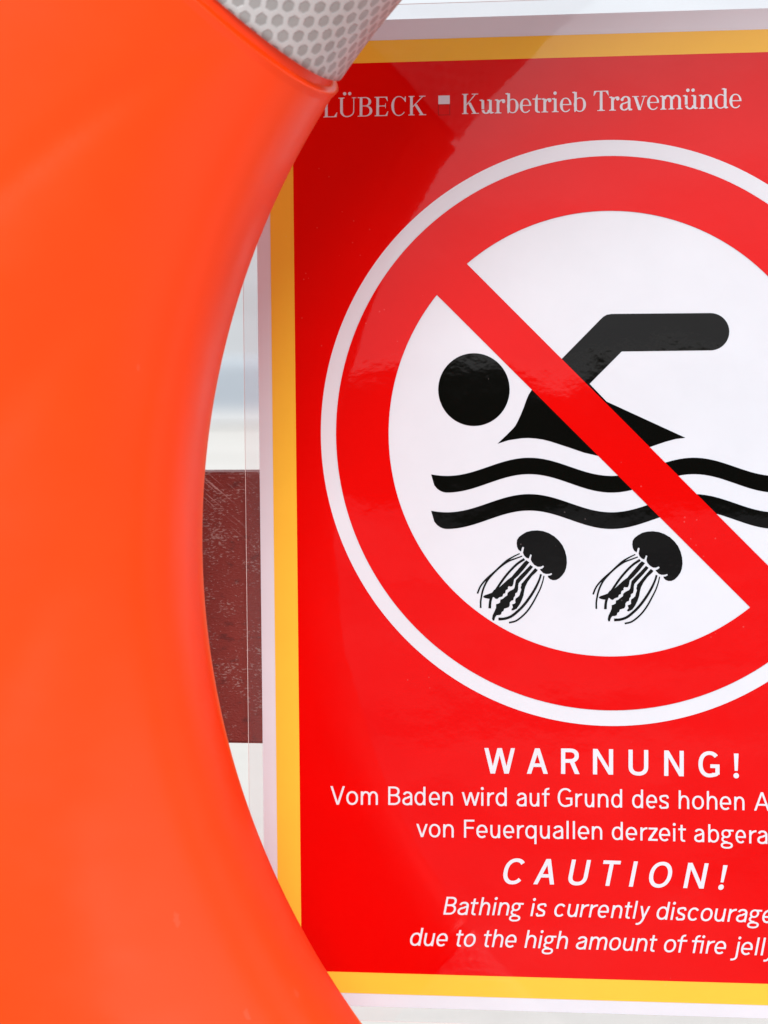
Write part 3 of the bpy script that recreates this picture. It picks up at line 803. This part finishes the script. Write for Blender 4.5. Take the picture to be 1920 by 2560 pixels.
# small emblem: white square above a darker outlined red one
kZ = 570 / 1659.
def zb(x, y): return uv(780 + x * kZ, 180 + y * kZ)
emblem = art('emblem', [[[zb(920, 172), zb(1003, 171), zb(1003, 233), zb(920, 235)]]], 0.2, M_WHITE, sign)
M_OUT = print_mat('print_dark_red', (0.36, 0.004, 0.004), False)
art('emblem_outline', [[[zb(918, 235), zb(923, 235), zb(923, 316), zb(918, 316)]], [[zb(1001, 234), zb(1006, 234), zb(1006, 315), zb(1001, 315)]], [[zb(923, 311), zb(1001, 310), zb(1001, 314), zb(923, 316)]], [[zb(923, 236), zb(1001, 234.5), zb(1001, 238), zb(923, 239)]]], 0.2, M_OUT, emblem)

# ------------------------------------------------------------------ lifebuoy
def rot(v, ax, a):
    return v * math.cos(a) + np.cross(ax, v) * math.sin(a) + ax * (ax @ v) * (1 - math.cos(a))
RX, RY, RC, YAW, PIT, GAP = 0.1122, 0.0331, 0.2907, 0.0691, 0.0521, 0.11
TA, TB, TE = 0.075, 0.052, 2.2                 # half width, half thickness, squareness of the tube
ru = rot(rot(U_c, V_c, YAW), U_c, PIT); rv = rot(rot(V_c, V_c, YAW), U_c, PIT); rn = rot(rot(N_c, V_c, YAW), U_c, PIT)
rc = P0_c + U_c * RX + V_c * RY + N_c * GAP
WU, WV, WN, WC = c2w(ru), c2w(rv), c2w(rn), c2w(rc)
RING_M = Matrix(((WU.x, -WV.x, WN.x, WC.x), (WU.y, -WV.y, WN.y, WC.y), (WU.z, -WV.z, WN.z, WC.z), (0, 0, 0, 1)))

def orange_mat():
    m, n, l, b = new_mat('orange_plastic')
    v = obj_co(n, l, (1, 1, 1))
    base = mix_rgb(n, l, noise(n, l, v, 6, 5, 0.65), (0.90, 0.043, 0.002, 1), (0.99, 0.067, 0.003, 1))
    # faint pale rub marks running with the tube
    vo = n.new('ShaderNodeTexVoronoi'); vo.inputs['Scale'].default_value = 1.0
    l.new(obj_co(n, l, (130, 48, 130)), vo.inputs['Vector'])
    s = math_node(n, l, 'LESS_THAN', math_node(n, l, 'ADD', vo.outputs['Distance'], math_node(n, l, 'MULTIPLY', noise(n, l, v, 700, 3, 0.6), 0.25)), 0.235)
    wn_ = n.new('ShaderNodeTexWhiteNoise'); l.new(vo.outputs['Position'], wn_.inputs['Vector'])
    s = math_node(n, l, 'MULTIPLY', s, math_node(n, l, 'GREATER_THAN', wn_.outputs['Value'], 0.90))
    base = mix_rgb(n, l, math_node(n, l, 'MULTIPLY', s, 0.035), base, (0.9, 0.55, 0.45, 1))
    l.new(base, b.inputs['Base Color'])
    b.inputs['Specular IOR Level'].default_value = 0.31
    rr = ramp(n, l, noise(n, l, v, 30, 4, 0.6), [(0.3, (0.30, 0.30, 0.30, 1)), (0.7, (0.36, 0.36, 0.36, 1))])
    l.new(rr, b.inputs['Roughness'])
    bp = n.new('ShaderNodeBump'); bp.inputs['Distance'].default_value = 0.0010
    l.new(noise(n, l, v, 16, 3, 0.5), bp.inputs['Height'])
    bp2 = n.new('ShaderNodeBump'); bp2.inputs['Distance'].default_value = 0.00002
    l.new(noise(n, l, v, 1600, 2, 0.5), bp2.inputs['Height'])
    l.new(bp.outputs['Normal'], bp2.inputs['Normal'])
    l.new(bp2.outputs['Normal'], b.inputs['Normal'])
    return m
def tape_mat():
    m, n, l, b = new_mat('silver_honeycomb_tape')
    uvn = n.new('ShaderNodeUVMap'); uvn.uv_map = 'UVMap'
    P = 0.0046                     # cell pitch in metres
    sc = n.new('ShaderNodeVectorMath'); sc.operation = 'SCALE'; sc.inputs['Scale'].default_value = 1 / P
    l.new(uvn.outputs['UV'], sc.inputs[0])
    S = (1.7320508, 1.0, 1.0)
    def cell(off):
        a = n.new('ShaderNodeVectorMath'); a.operation = 'ADD'; a.inputs[1].default_value = off; l.new(sc.outputs[0], a.inputs[0])
        w = n.new('ShaderNodeVectorMath'); w.operation = 'WRAP'
        w.inputs[1].default_value = (S[0] / 2, S[1] / 2, .5); w.inputs[2].default_value = (-S[0] / 2, -S[1] / 2, -.5)
        l.new(a.outputs[0], w.inputs[0])
        sp = n.new('ShaderNodeSeparateXYZ'); l.new(w.outputs[0], sp.inputs[0])
        ax = math_node(n, l, 'ABSOLUTE', sp.outputs['X']); ay = math_node(n, l, 'ABSOLUTE', sp.outputs['Y'])
        hx = math_node(n, l, 'MAXIMUM', ay, math_node(n, l, 'ADD', math_node(n, l, 'MULTIPLY', ax, .8660254), math_node(n, l, 'MULTIPLY', ay, .5)))
        rd = math_node(n, l, 'SQRT', math_node(n, l, 'ADD', math_node(n, l, 'POWER', ax, 2), math_node(n, l, 'POWER', ay, 2)))
        return math_node(n, l, 'ADD', math_node(n, l, 'MULTIPLY', hx, .72), math_node(n, l, 'MULTIPLY', rd, .28))
    d = math_node(n, l, 'MINIMUM', cell((0, 0, 0)), cell((S[0] / 2, S[1] / 2, 0)))
    d = math_node(n, l, 'ADD', d, math_node(n, l, 'MULTIPLY', noise(n, l, uvn.outputs['UV'], 900, 2, .5), 0.10))
    line = ramp(n, l, d, [(0.352, (0, 0, 0, 1)), (0.415, (1, 1, 1, 1))])
    sh = noise(n, l, uvn.outputs['UV'], 130, 3, .6)
    dk = mix_rgb(n, l, sh, (0.25, 0.235, 0.23, 1), (0.40, 0.385, 0.38, 1))
    lt = mix_rgb(n, l, sh, (0.47, 0.455, 0.455, 1), (0.57, 0.555, 0.555, 1))
    col = mix_rgb(n, l, line, dk, lt)
    dirt = ramp(n, l, noise(n, l, uvn.outputs['UV'], 420, 4, .65), [(0.62, (0, 0, 0, 1)), (0.72, (1, 1, 1, 1))])
    col = mix_rgb(n, l, math_node(n, l, 'MULTIPLY', dirt, 0.22), col, (0.30, 0.26, 0.24, 1))
    l.new(col, b.inputs['Base Color'])
    b.inputs['Roughness'].default_value = 0.32
    bp = n.new('ShaderNodeBump'); bp.inputs['Distance'].default_value = 0.00018
    l.new(line, bp.inputs['Height']); l.new(bp.outputs['Normal'], b.inputs['Normal'])
    return m

TUBE_N = 224
BAND0 = R(134.5)                 # middle of the band seen at the top of the frame
HW = 0.0368                      # half width of a band (its edges run parallel)
def tube_rz(k, off=0.0, n=TUBE_N):
    a = 2 * PI * k / n
    c, s = math.cos(a), math.sin(a)
    x = TA * math.copysign(abs(c) ** (2 / TE), c); z = TB * math.copysign(abs(s) ** (2 / TE), s)
    nx, nz = math.copysign(abs(x / TA) ** (TE - 1), x) / TA, math.copysign(abs(z / TB) ** (TE - 1), z) / TB
    l_ = math.hypot(nx, nz)
    return RC + x + nx / l_ * off, z + nz / l_ * off
def smooth(a, b, x):
    t = min(1, max(0, (x - a) / (b - a)))
    return t * t * (3 - 2 * t)
def column_angle(d, r_):
    """a column at nominal angle d from a band's middle follows the band's parallel edges near it"""
    w = 1 - smooth(R(12), R(36), abs(d))
    return d * (1 - w) + w * math.asin(max(-1, min(1, RC * math.sin(d) / r_)))
def uneven(ang):
    """the second band was not set quite a quarter turn from the first"""
    d = (ang - BAND0 - PI / 2 + PI) % (2 * PI) - PI
    return ang + R(3.0) * (1 - smooth(R(15), R(60), abs(d)))
def seat(d):
    """surface offset of the moulded body: a small lip, then a shallow seat for the tape"""
    s_ = HW - abs(RC * math.sin(d))
    if s_ > 0.0009: return -0.0022
    if s_ > 0: return 0.0005 - 0.0027 * (s_ / 0.0009)
    if s_ > -0.0022: return 0.0005 * (1 + s_ / 0.0022)
    return 0.0
def streak(ang, r_, z):
    """long faint sink marks that cross the face at a slant"""
    if z < 0: return 0.0
    o = 0.0
    for r0, a0, wd, dep in ((0.2509, 150.3, 0.0040, 0.00075), (0.2509, 168, 0.009, 0.0010), (0.2509, 185, 0.007, 0.0006), (0.2509, 199, 0.012, 0.0011), (0.2509, 157, 0.012, -0.0006)):
        d = (r_ - r0) - 0.1386 * (ang - R(a0))
        o -= dep * math.exp(-(d / wd) ** 2) * smooth(0.222, 0.262, r_)
    return o
cols = [2 * PI / 4 * (k / 110) - PI / 4 for k in range(110)]
e_ = math.asin(HW / RC)
for k in range(-12, 19):
    cols += [e_ - k * 0.0003 / RC, -e_ + k * 0.0003 / RC]
cols = sorted(cols)
buoy = bpy.data.objects.new('lifebuoy', None)
link(buoy)
buoy.matrix_world = RING_M
buoy.empty_display_size = 0.1
tag(buoy, 'orange plastic lifebuoy ring with a silver honeycomb reflective band', 'lifebuoy')
vs, fs = [], []
prof0 = [tube_rz(k) for k in range(TUBE_N)]
for q in range(4):
    tb = BAND0 + q * PI / 2
    for d in cols:
        o = seat(d)
        for k in range(TUBE_N):
            r0, z0 = prof0[k]
            ang = uneven(tb + column_angle(d, r0))
            r_, z_ = tube_rz(k, o + streak(ang % (2 * PI), r0, z0))
            vs.append((r_ * math.cos(ang), r_ * math.sin(ang), z_))
nA = len(cols) * 4
for i in range(nA):
    j = (i + 1) % nA
    for k in range(TUBE_N):
        m_ = (k + 1) % TUBE_N
        fs.append((i * TUBE_N + k, j * TUBE_N + k, j * TUBE_N + m_, i * TUBE_N + m_))
mesh_obj('ring_body', vs, fs, orange_mat(), buoy, True)

TAPE = tape_mat()
def tape_mesh():
    na, D_ = 40, -0.0006
    hw = HW - 0.0035
    prof = [tube_rz(k, D_) for k in range(TUBE_N)]
    low_ = [tube_rz(k, D_ - 0.0015) for k in range(TUBE_N)]
    per = [0.0]
    for k in range(1, TUBE_N + 1):
        per.append(per[-1] + math.dist(prof[k % TUBE_N], prof[k - 1]))
    me = bpy.data.meshes.new('reflective_band')
    vs_, fs_, uvs = [], [], []
    def row(y, pr):
        return [(math.sqrt(max(0, p[0] ** 2 - y * y)), y, p[1]) for p in pr]
    ys = [-hw + 2 * hw * i / na for i in range(na + 1)]
    for y in ys: vs_ += row(y, prof)
    for i in range(na):
        for k in range(TUBE_N):
            m_ = (k + 1) % TUBE_N
            fs_.append((i * TUBE_N + k, (i + 1) * TUBE_N + k, (i + 1) * TUBE_N + m_, i * TUBE_N + m_))
            uvs += [(per[k + dk], ys[i + di]) for di, dk in ((0, 0), (1, 0), (1, 1), (0, 1))]
    for i, y, flip in ((0, -hw, False), (na, hw, True)):
        b = len(vs_)
        vs_ += row(y, low_)
        for k in range(TUBE_N):
            m_ = (k + 1) % TUBE_N
            f = (i * TUBE_N + k, i * TUBE_N + m_, b + m_, b + k)
            fs_.append(f[::-1] if flip else f)
            uvs += [(0, 0)] * 4
    me.from_pydata(vs_, [], fs_)
    me.materials.append(TAPE)
    ul = me.uv_layers.new(name='UVMap')
    for i, q in enumerate(uvs): ul.data[i].uv = q
    for p in me.polygons: p.use_smooth = p.index < na * TUBE_N
    me.update()
    return me
tm = tape_mesh()
for q in range(4):
    o = link(bpy.data.objects.new('reflective_band', tm), buoy)
    o.rotation_euler = (0, 0, uneven(BAND0 + q * PI / 2))
